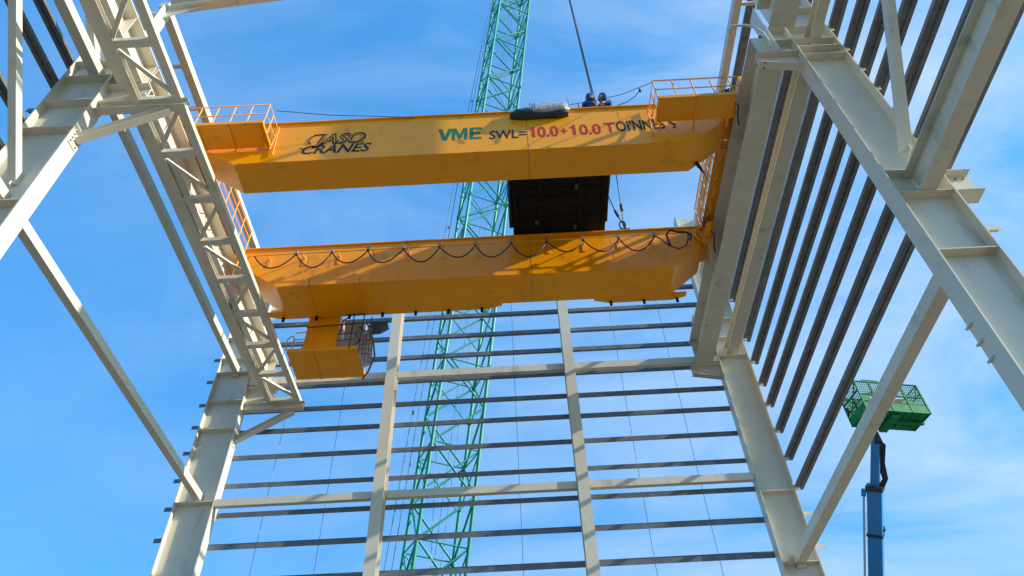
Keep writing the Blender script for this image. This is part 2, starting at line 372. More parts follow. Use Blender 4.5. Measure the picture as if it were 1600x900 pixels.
# ------------------------------------------------------------------ lattice walkway on the left
def walkway():
    t = thing('lattice_walkway', 'long lattice walkway truss under the left runway girder, seen from below', 'walkway truss', (-7.95, FY, 15.4))
    z0 = 15.36; y0, y1 = NB, FY+0.12
    for x, s in ((-8.57, 1), (-7.41, -1)):
        m = MB(); m.prof([(a*s, b+0.08) for a, b in Cpts(0.16, 0.19, 0.012)], (x, y0, z0), (x, y1, z0), X, Z); m.build('chord', CREAM, t)
    ys = []; y = FY - 0.12
    while y > NB: ys.append(y); y -= 1.425
    for i, y in enumerate(ys):
        m = MB()
        m.box(-8.39, -7.55, y-0.09, y+0.09, z0+0.012, z0+0.026); m.box(-8.39, -7.55, y-0.09, y-0.075, z0+0.026, z0+0.15)
        m.build('cross_member', CREAM, t)
        if i+1 < len(ys):
            a, b = (-8.42, -7.52) if i % 2 == 1 else (-7.52, -8.42)
            m = MB(); m.bar((a, y-0.12, z0+0.06), (b, ys[i+1]+0.12, z0+0.06), 0.10, 0.05); m.bar((a, y-0.12, z0+0.11), (b, ys[i+1]+0.12, z0+0.11), 0.012, 0.06)
            m.build('diagonal', CREAM, t)
walkway()

# ------------------------------------------------------------------ cladding rails (girts)
def girt(label, p, q, u, group, h=0.28):
    m = MB(); m.prof(Gpts(h, 0.10 if h > 0.29 else 0.165, 0.006), p, q, u, Z)
    o = thing('cladding_rail', label, 'cladding rail', p, group)
    m.build('rail_section', GALV, o)
    return o
EZ = [8.25, 9.33, 10.40, 11.42, 12.43, 13.46, 14.45, 15.31, 16.31, 17.40, 18.35, 19.35, 20.35]
EZ = [z + 0.05 for z in EZ]
for i, z in enumerate(EZ):
    g = girt('%s dark rail crossing the end wall behind the crane, counted from the ground up' % ORD[i], (-10.5, FY+0.205, z), (8.09, FY+0.205, z), Y, 'dark rails across the end wall')
    if i == 1: g['label'] = 'dark rail along the bottom edge of the view on the end wall'
EZ_R = [11.25, 12.27, 13.28, 14.3, 15.17, 16.15, 17.2, 18.2, 19.2, 23.4]
for i, z in enumerate(EZ_R):
    g = girt('%s dark rail of the right side wall, counted upwards, running from the far corner' % ORD[i], (8.125, NB, z), (8.125, FY+0.12, z), X, 'dark rails of the right side wall', 0.33)
    for y in (FY-0.2, NY-0.15):
        MB().box(8.101, 8.24, y+0.0, y+0.02, z-0.19, z-0.08).build('rail_cleat', CREAM, g)
for i, z in enumerate([13.61, 14.68, 16.41, 17.4]):
    girt(['lowest dark rail at the left edge of the view','second dark rail up at the left edge, passing behind the upright brace',
          'third dark rail up in the top left corner, ending on the near column','topmost dark rail in the top left corner, ending on the near column'][i],
         (-10.63, NB, z), (-10.63, NY+0.25, z), -X, 'dark rails of the left side wall', 0.30)

# ------------------------------------------------------------------ end wall posts, struts, rods
def post(label, x0, x1, top):
    t = thing('wind_post', label, 'post', ((x0+x1)/2, 19.8, G), 'cream posts of the end wall'); m = MB()
    c = (x0+x1)/2
    m.box(x0, x1, 19.60, 19.62, G, top); m.box(x0, x1, 20.08, 20.10, G, top); m.box(c-0.008, c+0.008, 19.62, 20.08, G, top)
    m.build('shaft', CREAM, t); MB().box(x0-0.1, x1+0.1, 19.5, 20.2, G+0.004, G+0.04).build('base_plate', CREAM, t)
    for z in (11.63, 16.27):
        MB().box(x1+0.0, x1+0.10, 19.68, 19.695, z-0.09, z+0.09).build('end_cleat', CREAM, t)
    s = MB(); s.box(x0, x1, 19.63, 19.66, 5, 5.02)
post('left cream post of the end wall, in front of the green lattice boom', -4.55, -4.20, 21.1)
post('right cream post of the end wall, right of the green lattice boom', 1.66, 2.01, 22.3)
for (z, lv) in ((11.62, 'lower'), (16.26, 'upper')):
    for (a, b, w) in ((-9.36, -4.5, 'left bay, from corner column to left post'), (-4.2, 1.70, 'middle bay between the two posts'), (2.01, 7.04, 'right bay, from right post to corner column')):
        m = MB(); m.prof(SQ(0.16, 0.24 if lv == 'lower' else 0.27), (a+0.02, 19.8, z), (b-0.05, 19.8, z), Y, Z)
        t = thing('end_wall_strut', '%s cream end wall strut, %s' % (lv, w), 'beam', (a, 19.8, z), 'cream struts of the end wall')
        m.build('beam_body', CREAM, t)
        MB().box(b-0.05, b+0.0, 19.75, 19.77, z-0.08, z+0.08).build('end_plate', CREAM, t)
rods = [(-7.98, 14.9, 'leftmost'), (-6.12, 16.5, 'second from the left'), (-2.76, 19.0, 'third from the left, in front of the green boom'), (-0.10, 20.6, 'in the middle bay, right of the green boom'),
        (3.66, 20.6, 'left one of the right bay'), (5.50, 20.6, 'rightmost')]
for x, top, w in rods:
    m = MB(); m.tube([(x, 20.25, 8.2), (x+0.01, 20.25, top)], 0.008, 6)
    for z in EZ:
        if z < top: m.box(x-0.02, x+0.02, 20.23, 20.27, z-0.03, z-0.008)
    tag(m.build('sag_rod', PALE), 'thin vertical end wall tie rod, ' + w, 'tie rod', 'thin tie rods of the end wall')

# ------------------------------------------------------------------ text
def text_mesh(s, h, bold=0.0, shear=0.0, space=1.0):
    c = bpy.data.curves.new('t', 'FONT'); c.body = s; c.size = h / 0.70; c.offset = bold; c.shear = shear; c.space_character = space
    c.resolution_u = 3
    o = bpy.data.objects.new('t', c); col.objects.link(o)
    dg = bpy.context.evaluated_depsgraph_get(); me = bpy.data.meshes.new_from_object(o.evaluated_get(dg))
    vs = [v.co.copy() for v in me.vertices]; fs = [list(p.vertices) for p in me.polygons]
    bpy.data.objects.remove(o); bpy.data.meshes.remove(me); bpy.data.curves.remove(c)
    return vs, fs
def letter(name, s, m, x0, x1, z0, h, y, parent, bold=0.0, shear=0.0, zr=None, mirror=False, space=1.0):
    vs, fs = text_mesh(s, h, bold, shear, space)
    xs = [v.x for v in vs]; a, b = min(xs), max(xs); k = (x1-x0)/(b-a)
    mb = MB(); out = []
    for v in vs:
        xx = (v.x-a)*k
        if mirror: xx = (x1-x0) - xx
        tt = xx/(x1-x0)
        out.append((x0+xx, y, z0 + v.y + (zr or 0)*tt))
    mb.add(out, fs); return mb.build(name, m, parent)

# ------------------------------------------------------------------ overhead crane
crane = thing('overhead_crane', 'large yellow double girder overhead crane spanning between the two runway girders', 'overhead crane', (-1.2, 12.5, 17.27))
XL, XR = -8.5, 6.2
def girder(y0, y1, zt, zb, name):
    m = MB()
    poly = [(XL+0.15, zt), (XL+0.15, zb+1.42), (-8.1, zb+1.42), (-8.1, zb+0.88), (-6.98, zb), (4.8, zb), (5.80, zb+0.88), (5.80, zb+1.42), (XR, zb+1.42), (XR, zt)]
    m.prof(poly, (0, y0, 0), (0, y1, 0), X, Z)
    g = m.build(name, YEL, crane)
    f = MB(); f.box(XL+0.15, XR, y0-0.06, y1+0.06, zt+0.001, zt+0.03); f.build('top_flange', YEL, g)
    # weld line along the lower edge and rail
    f = MB(); f.box(XL+0.3, XR-0.2, (y0+y1)/2-0.035, (y0+y1)/2+0.035, zt+0.031, zt+0.10); f.build('trolley_rail', RUST, g)
    f = MB(); f.box(-6.9, 4.7, y0-0.012, y0-0.001, zb+0.004, zb+0.018); f.build('edge_bead', YEL, g)
    f = MB(); f.box(0.588, 0.598, y0-0.004, y0-0.001, zb+0.02, zt-0.004); f.box(0.588, 0.598, y0+0.004, y1-0.01, zb-0.004, zb-0.001); f.build('plate_seam', RUST, g)
    for xs_ in (-6.2, -2.75, 3.1):
        f = MB(); f.box(xs_-0.007, xs_+0.007, y0-0.004, y0-0.001, zb+0.02, zt-0.004); f.box(xs_-0.007, xs_+0.007, y0+0.004, y1-0.01, zb-0.004, zb-0.001); f.build('weld_seam', YEL, g)
    f = MB(); f.box(5.80, 5.82, y0+0.05, y1-0.05, zb+0.86, zb+1.40); f.build('end_diaphragm', YEL, g)
    return g
g1 = girder(10.5, 11.42, 17.66, 15.85, 'main_girder'); g1['label'] = 'near girder with the painted lettering'
g2 = girder(14.75, 15.92, 17.45, 15.72, 'main_girder'); g2['label'] = 'far girder with the looping black cable'
Yt = 10.5 - 0.004
def poly_letter(pts, x, w, z, h, m):
    MB().add([(x+a*w, Yt, z+b*h) for a, b in pts], [list(range(len(pts)))]).build('lettering', m, g1)
poly_letter([(0,1),(0.28,1),(0.5,0.34),(0.72,1),(1,1),(0.63,0),(0.37,0)], -1.78, 0.40, 16.47, 0.57, LG)
poly_letter([(0,0),(0,1),(0.27,1),(0.5,0.42),(0.73,1),(1,1),(1,0),(0.79,0),(0.79,0.66),(0.58,0.12),(0.42,0.12),(0.21,0.66),(0.21,0)], -1.40, 0.41, 16.47, 0.57, LG)
poly_letter([(0,0),(0,1),(1,1),(1,0.82),(0.30,0.82),(0.30,0.60),(0.92,0.60),(0.92,0.42),(0.30,0.42),(0.30,0.18),(1,0.18),(1,0)], -0.93, 0.31, 16.47, 0.57, LG)
letter('lettering', 'SWL=', LB, -0.41, 0.56, 16.43, 0.40, Yt, g1, bold=0.009)
for tx, xa, xb in (('0.0', 0.86, 1.42), ('0.0', 1.97, 2.54)): letter('lettering', tx, LR, xa, xb, 16.42, 0.49, Yt, g1, bold=0.016)
mb_ = MB(); mb_.box(1.46, 1.66, Yt-0.002, Yt, 16.62, 16.67); mb_.box(1.54, 1.59, Yt-0.0025, Yt, 16.52, 16.78); mb_.build('lettering', LR, g1)
for xa in (0.64, 1.72):
    MB().add([(xa+0.07,Yt,16.42),(xa+0.155,Yt,16.42),(xa+0.155,Yt,16.91),(xa+0.08,Yt,16.91),(xa+0.055,Yt,16.84),(xa,Yt,16.81),(xa,Yt,16.75),(xa+0.07,Yt,16.77)], [list(range(8))]).build('lettering', LR, g1)
letter('lettering', 'T', LR, 2.64, 2.93, 16.46, 0.48, Yt, g1, bold=0.02)
letter('lettering', "OI'NNES", LB, 2.95, 4.24, 16.50, 0.47, Yt, g1, bold=0.016, zr=0.03)
letter('lettering', '?', LB, 4.34, 4.54, 16.52, 0.40, Yt, g1, bold=0.006, mirror=True)
letter('emblem', 'JASO', LB, -5.08, -3.70, 16.60, 0.47, Yt, g1, bold=0.034, shear=0.28)
letter('emblem', 'JASO', YEL, -5.02, -3.76, 16.635, 0.40, Yt-0.004, g1, bold=-0.012, shear=0.28)
eb = MB(); 
eb.tube([(x, Yt-0.006, z) for x, z in [(-5.12,16.62),(-5.2,16.70),(-5.17,16.93),(-5.07,17.04),(-4.85,17.06)]], 0.016, 6)
eb.build('emblem', LB, g1)
letter('emblem', 'CRANES', LB, -5.32, -3.50, 16.17, 0.38, Yt, g1, bold=0.013, shear=0.28, zr=0.0)
MB().box(-5.40, -5.30, Yt-0.002, Yt, 16.42, 16.46).build('emblem', LB, g1)
MB().box(-3.80, -3.70, Yt-0.002, Yt, 16.585, 16.63).build('emblem', LB, g1)
# end carriages, wheels, walk rails along them
for cx, s in ((6.5, -1), (-8.82, 1)):
    m = MB(); m.box(cx-0.24, cx+0.24, 9.7, 10.43, 17.36, 17.62); m.box(cx-0.24, cx+0.24, 11.49, 14.68, 17.34, 17.72); m.box(cx-0.24, cx+0.24, 15.99, 16.8, 17.36, 17.62)
    m.box(cx-0.26, cx+0.26, 10.43, 11.49, 17.34, 17.60) if s > 0 else m.box(XR+0.004, cx+0.26, 10.43, 11.49, 17.34, 17.60)
    m.box(cx-0.26, cx+0.26, 14.68, 15.99, 17.34, 17.42) if s > 0 else m.box(XR+0.004, cx+0.26, 14.68, 15.99, 17.34, 17.42)
    ec = m.build('end_carriage', YEL, crane)
    for y in (9.95, 16.5, 12.2, 14.0):
        m = MB(); m.tube([(cx-0.07, y, 17.44), (cx+0.07, y, 17.44)], 0.17, 18); m.build('wheel', DARK, ec)
    m = MB()
    x = cx + s*0.55
    for z in (17.62, 17.95, 18.3): m.tube([(x, 11.5, z), (x, 14.7, z)], 0.022, 6)
    y = 11.5
    while y < 14.8: m.tube([(x, y, 17.3), (x, y, 18.3)], 0.02, 6); y += 0.64
    m.build('side_railing', YEL2, ec)
    m = MB(); a, b = sorted((cx+s*0.26, cx+s*0.58)); m.box(a, b, 11.5, 14.68, 17.26, 17.30); m.build('side_step', YEL, ec)
    # festoon of supply cable along the carriage
    m = MB()
    for k in range(5):
        y0 = 11.55 + k*0.62
        m.tube([(x-s*0.05, y0 + 0.62*i/8, 17.28 - 0.30*math.sin(math.pi*i/8)) for i in range(9)], 0.02, 6)
    m.build('supply_cable', YEL2, ec)
    m = MB()
    for (yy, zz) in ((15.0, 17.1), (14.6, 17.0), (11.7, 17.2)):
        m.box(cx+s*0.30, cx+s*0.52, yy, yy+0.18, zz, zz+0.42)
    m.tube([(cx+s*0.5, 14.6, 17.0), (cx+s*0.62, 14.4, 16.6), (cx+s*0.5, 14.55, 16.2), (cx+s*0.55, 14.8, 16.0)], 0.03, 6)
    m.build('junction_box', YEL2, ec)
# travel drives and cabling at the right ends of the girders
for yy, zz in ((10.15, 16.95), (14.35, 16.75)):
    m = MB(); m.tube([(5.98, yy-0.28, zz), (5.98, yy+0.12, zz)], 0.12, 14); m.tube([(5.98, yy-0.36, zz), (5.98, yy-0.28, zz)], 0.09, 12); m.build('drive_motor', YEL, crane)
    m = MB(); m.box(5.84, 6.12, yy+0.121, yy+0.30, zz-0.16, zz+0.2); m.build('gearbox', YEL2, crane)
    m = MB()
    for k in range(4):
        m.tube([(5.9+0.05*k, yy-0.1, zz+0.1), (5.8+0.08*k, yy-0.2-0.04*k, zz+0.35), (5.95+0.04*k, yy-0.1, zz+0.62), (6.1, yy+0.1, zz+0.5+0.06*k)], 0.018, 6)
    m.tube([(6.02, yy-0.15, zz-0.12), (6.05, yy-0.2, zz-0.4), (6.0, yy-0.05, zz-0.62), (6.06, yy+0.2, zz-0.7)], 0.02, 6)
    m.build('motor_cable', BLACK, crane)
# cable reel ring on the right end of the far girder
m = MB(); m.tube([(5.93+0.24*math.cos(a), 14.66, 17.02+0.30*math.sin(a)) for a in [2*math.pi*i/20 for i in range(20)]], 0.05, 8, closed=True)
m.tube([(5.93+0.10*math.cos(a), 14.66, 17.02+0.12*math.sin(a)) for a in [2*math.pi*i/14 for i in range(14)]], 0.04, 8, closed=True)
for a in (0.3, 2.4, 4.5): m.bar((5.93,14.66,17.02), (5.93+0.24*math.cos(a),14.66,17.02+0.30*math.sin(a)), 0.04, 0.03)
m.build('cable_reel', YEL, crane)
# access platforms on the near girder
def platform(x0, x1, z, yn, yf, inner, lab, zr):
    p = MB(); p.box(x0, x1, yn, yf, z, z+0.02); p.box(x0, x1, yn, yn+0.02, z+0.02, z+0.11); p.box(x0, x1, yf-0.02, yf, z+0.02, z+0.09)
    p.box(x0, x0+0.02, yn+0.02, yf-0.02, z+0.02, z+0.1); p.box(x1-0.02, x1, yn+0.02, yf-0.02, z+0.02, z+0.1)
    o = p.build('access_platform', YEL, crane); o['label'] = lab
    for fx in (0.06, 0.5, 0.94):
        r = MB(); x = x0 + (x1-x0)*fx; r.prof([(yn+0.05, z-0.03), (10.495, z-0.06), (10.495, z-0.001), (yn+0.05, z-0.001)], (x-0.02,0,0), (x+0.02,0,0), Y, Z)
        r.build('floor_rib', YEL, o)
    h = MB(); zt = zr; zm = z + (zr-z)*0.52; ie = x0 if inner > 0 else x1     # inner end
    xx0, xx1 = (x0, x1+0.25) if inner > 0 else (x0-0.45, x1)
    h.tube([(xx0 if inner > 0 else xx1, 10.45, zt), (xx0 if inner > 0 else xx1, yn+0.04, zt), (xx1 if inner > 0 else xx0, yn+0.04, zt)], 0.019, 6)
    h.tube([(xx0 if inner > 0 else xx1, 10.45, zm), (xx0 if inner > 0 else xx1, yn+0.04, zm), (xx1 if inner > 0 else xx0, yn+0.04, zm)], 0.016, 6)
    n = 4
    for i in range(n+1):
        x = x0 + (x1-x0)*i/n
        h.tube([(x, yn+0.04, z), (x, yn+0.04, zt)], 0.018, 6)
    h.tube([(ie, yn+0.36, z), (ie, yn+0.36, zt)], 0.018, 6)
    h.tube([(ie, yf, z-0.1), (ie-inner*0.06, 10.44, zt)], 0.018, 6); h.tube([(ie-inner*0.12, 10.46, z-0.35), (ie-inner*0.06, 10.44, zt)], 0.018, 6)
    h.build('railing', YEL2, o)
    w = MB()   # loose black hose and offcuts lying on the floor
    e = x1-0.5 if inner > 0 else x0+0.3
    for k in range(5):
        w.tube([(e-0.5+0.14*k+0.12*math.sin(j*1.3+k), yn+0.12+0.05*math.sin(j+k*2), z+0.15+0.04*math.sin(j*2+k)) for j in range(8)], 0.028, 6)
    w.build('hose_bundle', BLACK, o)
platform(3.95, 5.92, 16.50, 9.58, 10.28, 1, 'right platform on the near girder', 17.45)
platform(-7.95, -6.16, 16.50, 9.70, 10.44, -1, 'left platform on the near girder', 17.44)
# festoon cable on the far girder
fy = 14.42
m = MB(); m.tube([(-7.95, fy, 16.79), (5.75, fy, 16.86)], 0.017, 6)
for i in range(13): 
    x = -7.4 + i*1.07; m.bar((x, fy, 16.84), (x, 14.745, 16.92), 0.03, 0.03); m.box(x-0.05, x+0.05, 14.73, 14.748, 16.6, 16.98)
m.build('festoon_track', YEL2, crane)
peaks = [-7.75] + [-6.49 + 1.085*i for i in range(11)]
m = MB(); path = []
for i in range(len(peaks)-1):
    a, b = peaks[i], peaks[i+1]; sag = 0.58 + 0.07*math.sin(i*2.1); skew = 0.06*math.sin(i*1.7)
    for j in range(14):
        t = j/14; path.append((a+(b-a)*t + skew*math.sin(math.pi*t), fy-0.02, 16.76 + 0.06*t*0 - sag*(math.sin(math.pi*t)**0.85 if t else 0)))
path.append((peaks[-1], fy-0.02, 16.78))
x0 = peaks[-1]
path += [(x0+0.15, fy-0.02, 16.62), (x0+0.35, fy-0.02, 16.3), (x0+0.62, fy-0.02, 16.12), (x0+0.86, fy-0.02, 16.25), (x0+0.98, fy-0.02, 16.55), (x0+1.04, fy-0.02, 16.86)]
m.tube(path, 0.021, 8)
m.tube([(x0+0.38,fy-0.05,16.30),(x0+0.36,fy-0.05,16.75),(x0+0.5,fy-0.05,16.98),(x0+0.72,fy-0.05,16.86),(x0+0.95,fy-0.05,16.84),(x0+1.1,fy-0.05,16.7),(x0+1.02,fy-0.05,16.45)], 0.035, 8)
m.build('festoon_cable', BLACK, crane)
for x in peaks[1:]: MB().box(x-0.035, x+0.035, fy-0.05, fy+0.05, 16.76, 16.92).build('cable_trolley', PALE, crane)
# hangers over the far girder's soffit and rear lips with bolts
for x in (-6.08, -4.58): m = MB(); m.box(x-0.025, x+0.025, 14.72, 15.9, 15.66, 15.718); m.bar((x, 14.72, 15.66), (x, 14.72, 16.0), 0.07, 0.03); m.build('soffit_hanger', YEL, crane)
for a, b in ((-7.6, -0.35), (2.5, 5.35)):
    m = MB(); m.prof([(a, 15.85), (a+0.45, 15.725), (b-0.45, 15.725), (b, 15.85)], (0, 15.925, 0), (0, 16.14, 0), X, Z)
    o = m.build('rear_walkway', YEL, crane)
    x = a + 0.5
    while x < b:
        m = MB(); m.tube([(x, 16.08, 15.725), (x, 16.08, 15.58)], 0.045, 8); m.build('bolt', DARK, o); x += 1.02
# hanging service platform with cabinets
m = MB(); m.box(-6.75, -4.68, 16.08, 17.36, 14.30, 14.33); m.box(-6.75, -4.68, 16.06, 16.08, 14.30, 14.42); m.box(-4.68, -4.66, 16.06, 17.36, 14.30, 14.42)
for x in (-6.0, -5.3): m.box(x-0.03, x+0.03, 16.1, 17.34, 14.26, 14.299)
hp = m.build('hanging_platform', YEL, crane)
m = MB(); m.box(-6.34, -5.40, 16.2, 16.75, 14.335, 15.95); m.box(-5.40, -5.37, 16.19, 16.78, 14.335, 15.95); m.build('yellow_cabinet', YEL, hp)
m = MB(); m.box(-5.28, -4.78, 16.35, 16.8, 14.335, 14.95); m.box(-5.24, -4.66, 16.4, 16.85, 15.0, 15.78); m.box(-4.95, -4.86, 16.3, 16.35, 14.4, 15.7); m.build('grey_cabinet', GREY, hp)
m = MB(); m.box(-4.99, -4.86, 16.338, 16.349, 14.72, 14.84); m.tube([(-4.75,16.3,15.4),(-4.6,16.3,15.2),(-4.68,16.28,14.9),(-4.8,16.3,14.6),(-4.6,16.25,14.3),(-4.45,16.3,14.1)], 0.03, 6); m.tube([(-5.1,16.33,15.9),(-5.3,16.3,15.7),(-5.32,16.3,15.2)], 0.02, 6); m.build('cable', BLACK, hp)
m = MB(); m.prof([(-4.5,15.5),(-4.2,15.52),(-3.95,15.7),(-4.5,15.7)], (0,16.45,0), (0,16.8,0), X, Z); m.build('motor_cover', mat('dark_slate_paint', (0.05,0.075,0.10), 0.5), hp)
m = MB()
def q(*pts, r=0.02): m.tube(pts, r, 6)
q((-6.3,16.05,15.25), (-4.52,16.05,15.32), (-4.42,16.05,15.2), (-4.2,16.05,14.5), (-4.12,16.1,14.0), (-4.3,16.3,13.62), (-4.5,16.5,13.5), r=0.028)
q((-5.32,16.05,14.9), (-4.72,16.05,14.94)); q((-5.3,16.05,14.65), (-4.8,16.05,14.68)); q((-5.1,16.05,15.65), (-4.6,16.05,15.68)); q((-4.62,16.05,14.3), (-4.58,16.05,15.9))
q((-4.9,16.05,14.33), (-4.9,16.05,15.9))
for k in range(5): q((-4.62,16.1,14.15+k*0.17), (-4.2+0.03*k*(-1),16.1,14.1+k*0.2), r=0.011)
for k in range(4): q((-4.55+0.1*k,16.1,14.9), (-4.5+0.09*k,16.12,13.7+0.05*k), r=0.009)
m.build('guard_rail', RUST, hp)
fl_ = MB(); fl_.add([(-4.64,16.18,14.2),(-4.28,16.14,14.05),(-4.2,16.2,13.75),(-4.45,16.22,13.7),(-4.62,16.2,15.1),(-4.36,16.16,15.2),(-4.26,16.2,14.7),(-4.5,16.26,14.6)],[(0,1,2,3),(4,5,1,0),(5,6,2,1),(4,7,6,5),(7,4,0,3),(6,7,3,2)]); fl_.build('film_guard', FILM, hp)
m = MB()
q((-6.62,16.1,14.42), (-6.62,16.1,14.86), (-6.66,16.1,14.95), (-6.74,16.1,14.95), (-6.82,16.1,14.82), (-6.8,16.1,14.4)); q((-6.1,16.1,14.4), (-6.1,16.1,15.1)); q((-6.62,16.1,14.8), (-6.1,16.1,14.83))
q((-6.62,16.1,15.08), (-6.1,16.1,15.12))
q((-6.4,16.2,14.4), (-6.36,16.2,14.62), r=0.025)
m.build('ladder_rail', YEL2, hp)
MB().tube([(-4.42, 16.3, 15.8), (-4.35, 16.3, 14.6)], 0.02, 6).build('guard_rail', RUST, hp)
# posts and little lugs on the near girder
m = MB()
for x in (-1.62, 2.10): m.tube([(x, 10.62, 17.66), (x, 10.62, 18.22 if x > 0 else 17.92)], 0.02, 6); m.bar((x-0.12,10.62,17.72), (x+0.12,10.62,17.75), 0.02, 0.05)
m.build('lifeline_post', RUST, crane)
m = MB(); m.tube([(5.04, 11.3, 16.05), (5.08, 11.3, 15.85)], 0.05, 8); m.tube([(5.08, 11.3, 15.85), (5.14, 11.3, 15.55)], [0.045, 0.02], 8); m.tube([(5.14, 11.3, 15.55), (5.18, 11.3, 15.15)], 0.009, 6)
m.build('hanging_plug', BLACK, crane)

# ------------------------------------------------------------------ trolley
tro = thing('hoist_trolley', 'black undersided hoist trolley standing on both crane girders', 'hoist trolley', (1.55, 13.1, 17.66))
m = MB()
m.box(0.12, 3.0, 11.0, 11.12, 17.70, 18.1); m.box(0.12, 3.0, 15.1, 15.22, 17.70, 18.1); m.box(0.12, 0.26, 11.12, 15.1, 17.70, 18.1); m.box(2.86, 3.0, 11.12, 15.1, 17.70, 18.1)
m.box(0.26, 2.86, 11.12, 15.1, 17.76, 17.80)
for x in (0.95, 2.2): m.box(x-0.06, x+0.06, 11.12, 15.1, 17.70, 17.76)
for y in (12.0, 13.2, 14.3): m.box(0.26, 2.86, y-0.05, y+0.05, 17.73, 17.76)
m.build('frame', DARK, tro)
for x in (0.7, 1.6):
    m = MB(); m.tube([(x-0.35 if x < 1 else x-0.5, 13.6, 17.86), (x+0.75, 13.6, 17.92)], 0.24, 20); m.build('drum', DARK, tro)
for x, y in ((2.06, 12.0), (2.06, 13.1), (2.06, 14.65), (0.85, 14.4)): MB().box(x-0.05, x+0.05, y-0.08, y+0.08, 17.67, 17.70).build('rope_anchor', mat('worn_steel', (0.10, 0.09, 0.08), 0.6) if y < 12.5 else bpy.data.materials['worn_steel'], tro)
m = MB(); m.tube([(0.06, 11.6+i*0.5, 17.8+0.03*math.sin(i*2)) for i in range(7)], 0.07, 8); m.tube([(3.03, 12.0+i*0.5, 17.74+0.04*math.sin(i*2.3)) for i in range(6)], 0.035, 8); m.build('cable', BLACK, tro)
m = MB(); m.box(0.5, 2.7, 11.3, 14.9, 18.02, 18.7); m.build('machinery_housing', DARK, tro)
for x in (0.45, 2.65):
    for y in (10.96, 15.335):
        m = MB(); m.tube([(x-0.0, y-0.05, 17.84 if y < 12 else 17.65), (x, y+0.05, 17.84 if y < 12 else 17.65)], 0.1, 14); m.build('wheel', DARK, tro)

# wrapped load on the girder's edge
wr = thing('wrapped_equipment', 'dark equipment wrapped in clear film and tarpaulin, lying on the near girder edge', 'wrapped load', (1.0, 10.5, 17.7))
def lump(x0, x1, cy, cz, ry, rz, n=14, k=16, seed=1, amp=0.18, sq=0.6):
    rnd = random.Random(seed); ph = [rnd.uniform(0, 6.28) for _ in range(8)]; b = MB(); vs = []
    for i in range(n+1):
        t = i/n; x = x0+(x1-x0)*t; e = min(1, 5.5*min(t, 1-t)+0.25)**0.5
        for j in range(k):
            a = 2*math.pi*j/k; ca, sa = math.cos(a), math.sin(a)
            w = 1 + amp*(math.sin(3*a+ph[0]+4*t)+0.6*math.sin(5*a+ph[1]-9*t)+0.5*math.sin(11*t+ph[2]))*0.5
            vs.append((x, cy + ry*e*w*math.copysign(abs(ca)**sq, ca), cz + rz*e*w*math.copysign(abs(sa)**sq, sa)))
    fs = [[i*k+j, (i+1)*k+j, (i+1)*k+(j+1) % k, i*k+(j+1) % k] for i in range(n) for j in range(k)]
    b.add(vs, fs, smooth=True); b.add(vs[:k]+vs[-k:], [list(range(k)), list(range(k, 2*k))[::-1]])
    return b
lump(0.68, 1.78, 10.42, 17.53, 0.20, 0.19, seed=3, amp=0.05, sq=0.3, n=22).build('film_wrapping', FILM, wr)
lump(0.16, 1.74, 10.44, 17.40, 0.17, 0.11, seed=5, amp=0.3).build('tarpaulin', TARP, wr)
lump(0.26, 0.74, 10.5, 17.56, 0.15, 0.14, seed=9, amp=0.2, sq=0.5).build('tarpaulin', TARP, wr)
MB().tube([(0.72,10.15,17.22),(0.70,10.12,17.5),(0.72,10.2,17.70)], 0.014, 6).build('strap', PALE, wr)
m = MB(); m.tube([(1.74,10.12,17.22),(1.76,10.12,17.68)], 0.016, 6); m.build('strap', PALE, wr)
MB().add([(0.8,10.5,17.68),(1.5,10.5,17.68),(1.25,10.6,17.95),(1.2,10.45,17.66)], [(0,1,2),(0,3,1),(0,2,3),(1,3,2)]).build('film_flap', FILM, wr)
lump(2.98, 3.9, 15.2, 17.60, 0.3, 0.10, seed=11, amp=0.3)
o = lump(3.32, 3.86, 15.05, 17.60, 0.22, 0.13, seed=11, amp=0.25).build('tool_bag', TARP); tag(o, 'small dark bag on the far girder below the lifting slings', 'bag')

# ------------------------------------------------------------------ workers
def skin_mesh(joints, bones, name, m, parent=None, sub=2):
    me = bpy.data.meshes.new(name); names = list(joints); idx = {k: i for i, k in enumerate(names)}
    me.from_pydata([joints[k][0] for k in names], [(idx[a], idx[b]) for a, b in bones], [])
    o = bpy.data.objects.new(name, me); col.objects.link(o)
    s = o.modifiers.new('skin', 'SKIN'); s.use_smooth_shade = True
    for k in names:
        r = joints[k][1]; me.skin_vertices[0].data[idx[k]].radius = (r, r) if not isinstance(r, tuple) else r
    me.skin_vertices[0].data[0].use_root = True
    d = o.modifiers.new('sub', 'SUBSURF'); d.levels = sub; d.render_levels = sub
    dg = bpy.context.evaluated_depsgraph_get(); nm = bpy.data.meshes.new_from_object(o.evaluated_get(dg))
    bpy.data.objects.remove(o); nm.name = name; nm.materials.clear(); nm.materials.append(m)
    o = bpy.data.objects.new(name, nm); col.objects.link(o)
    if parent: o.parent = parent
    for p in nm.polygons: p.use_smooth = True
    return o
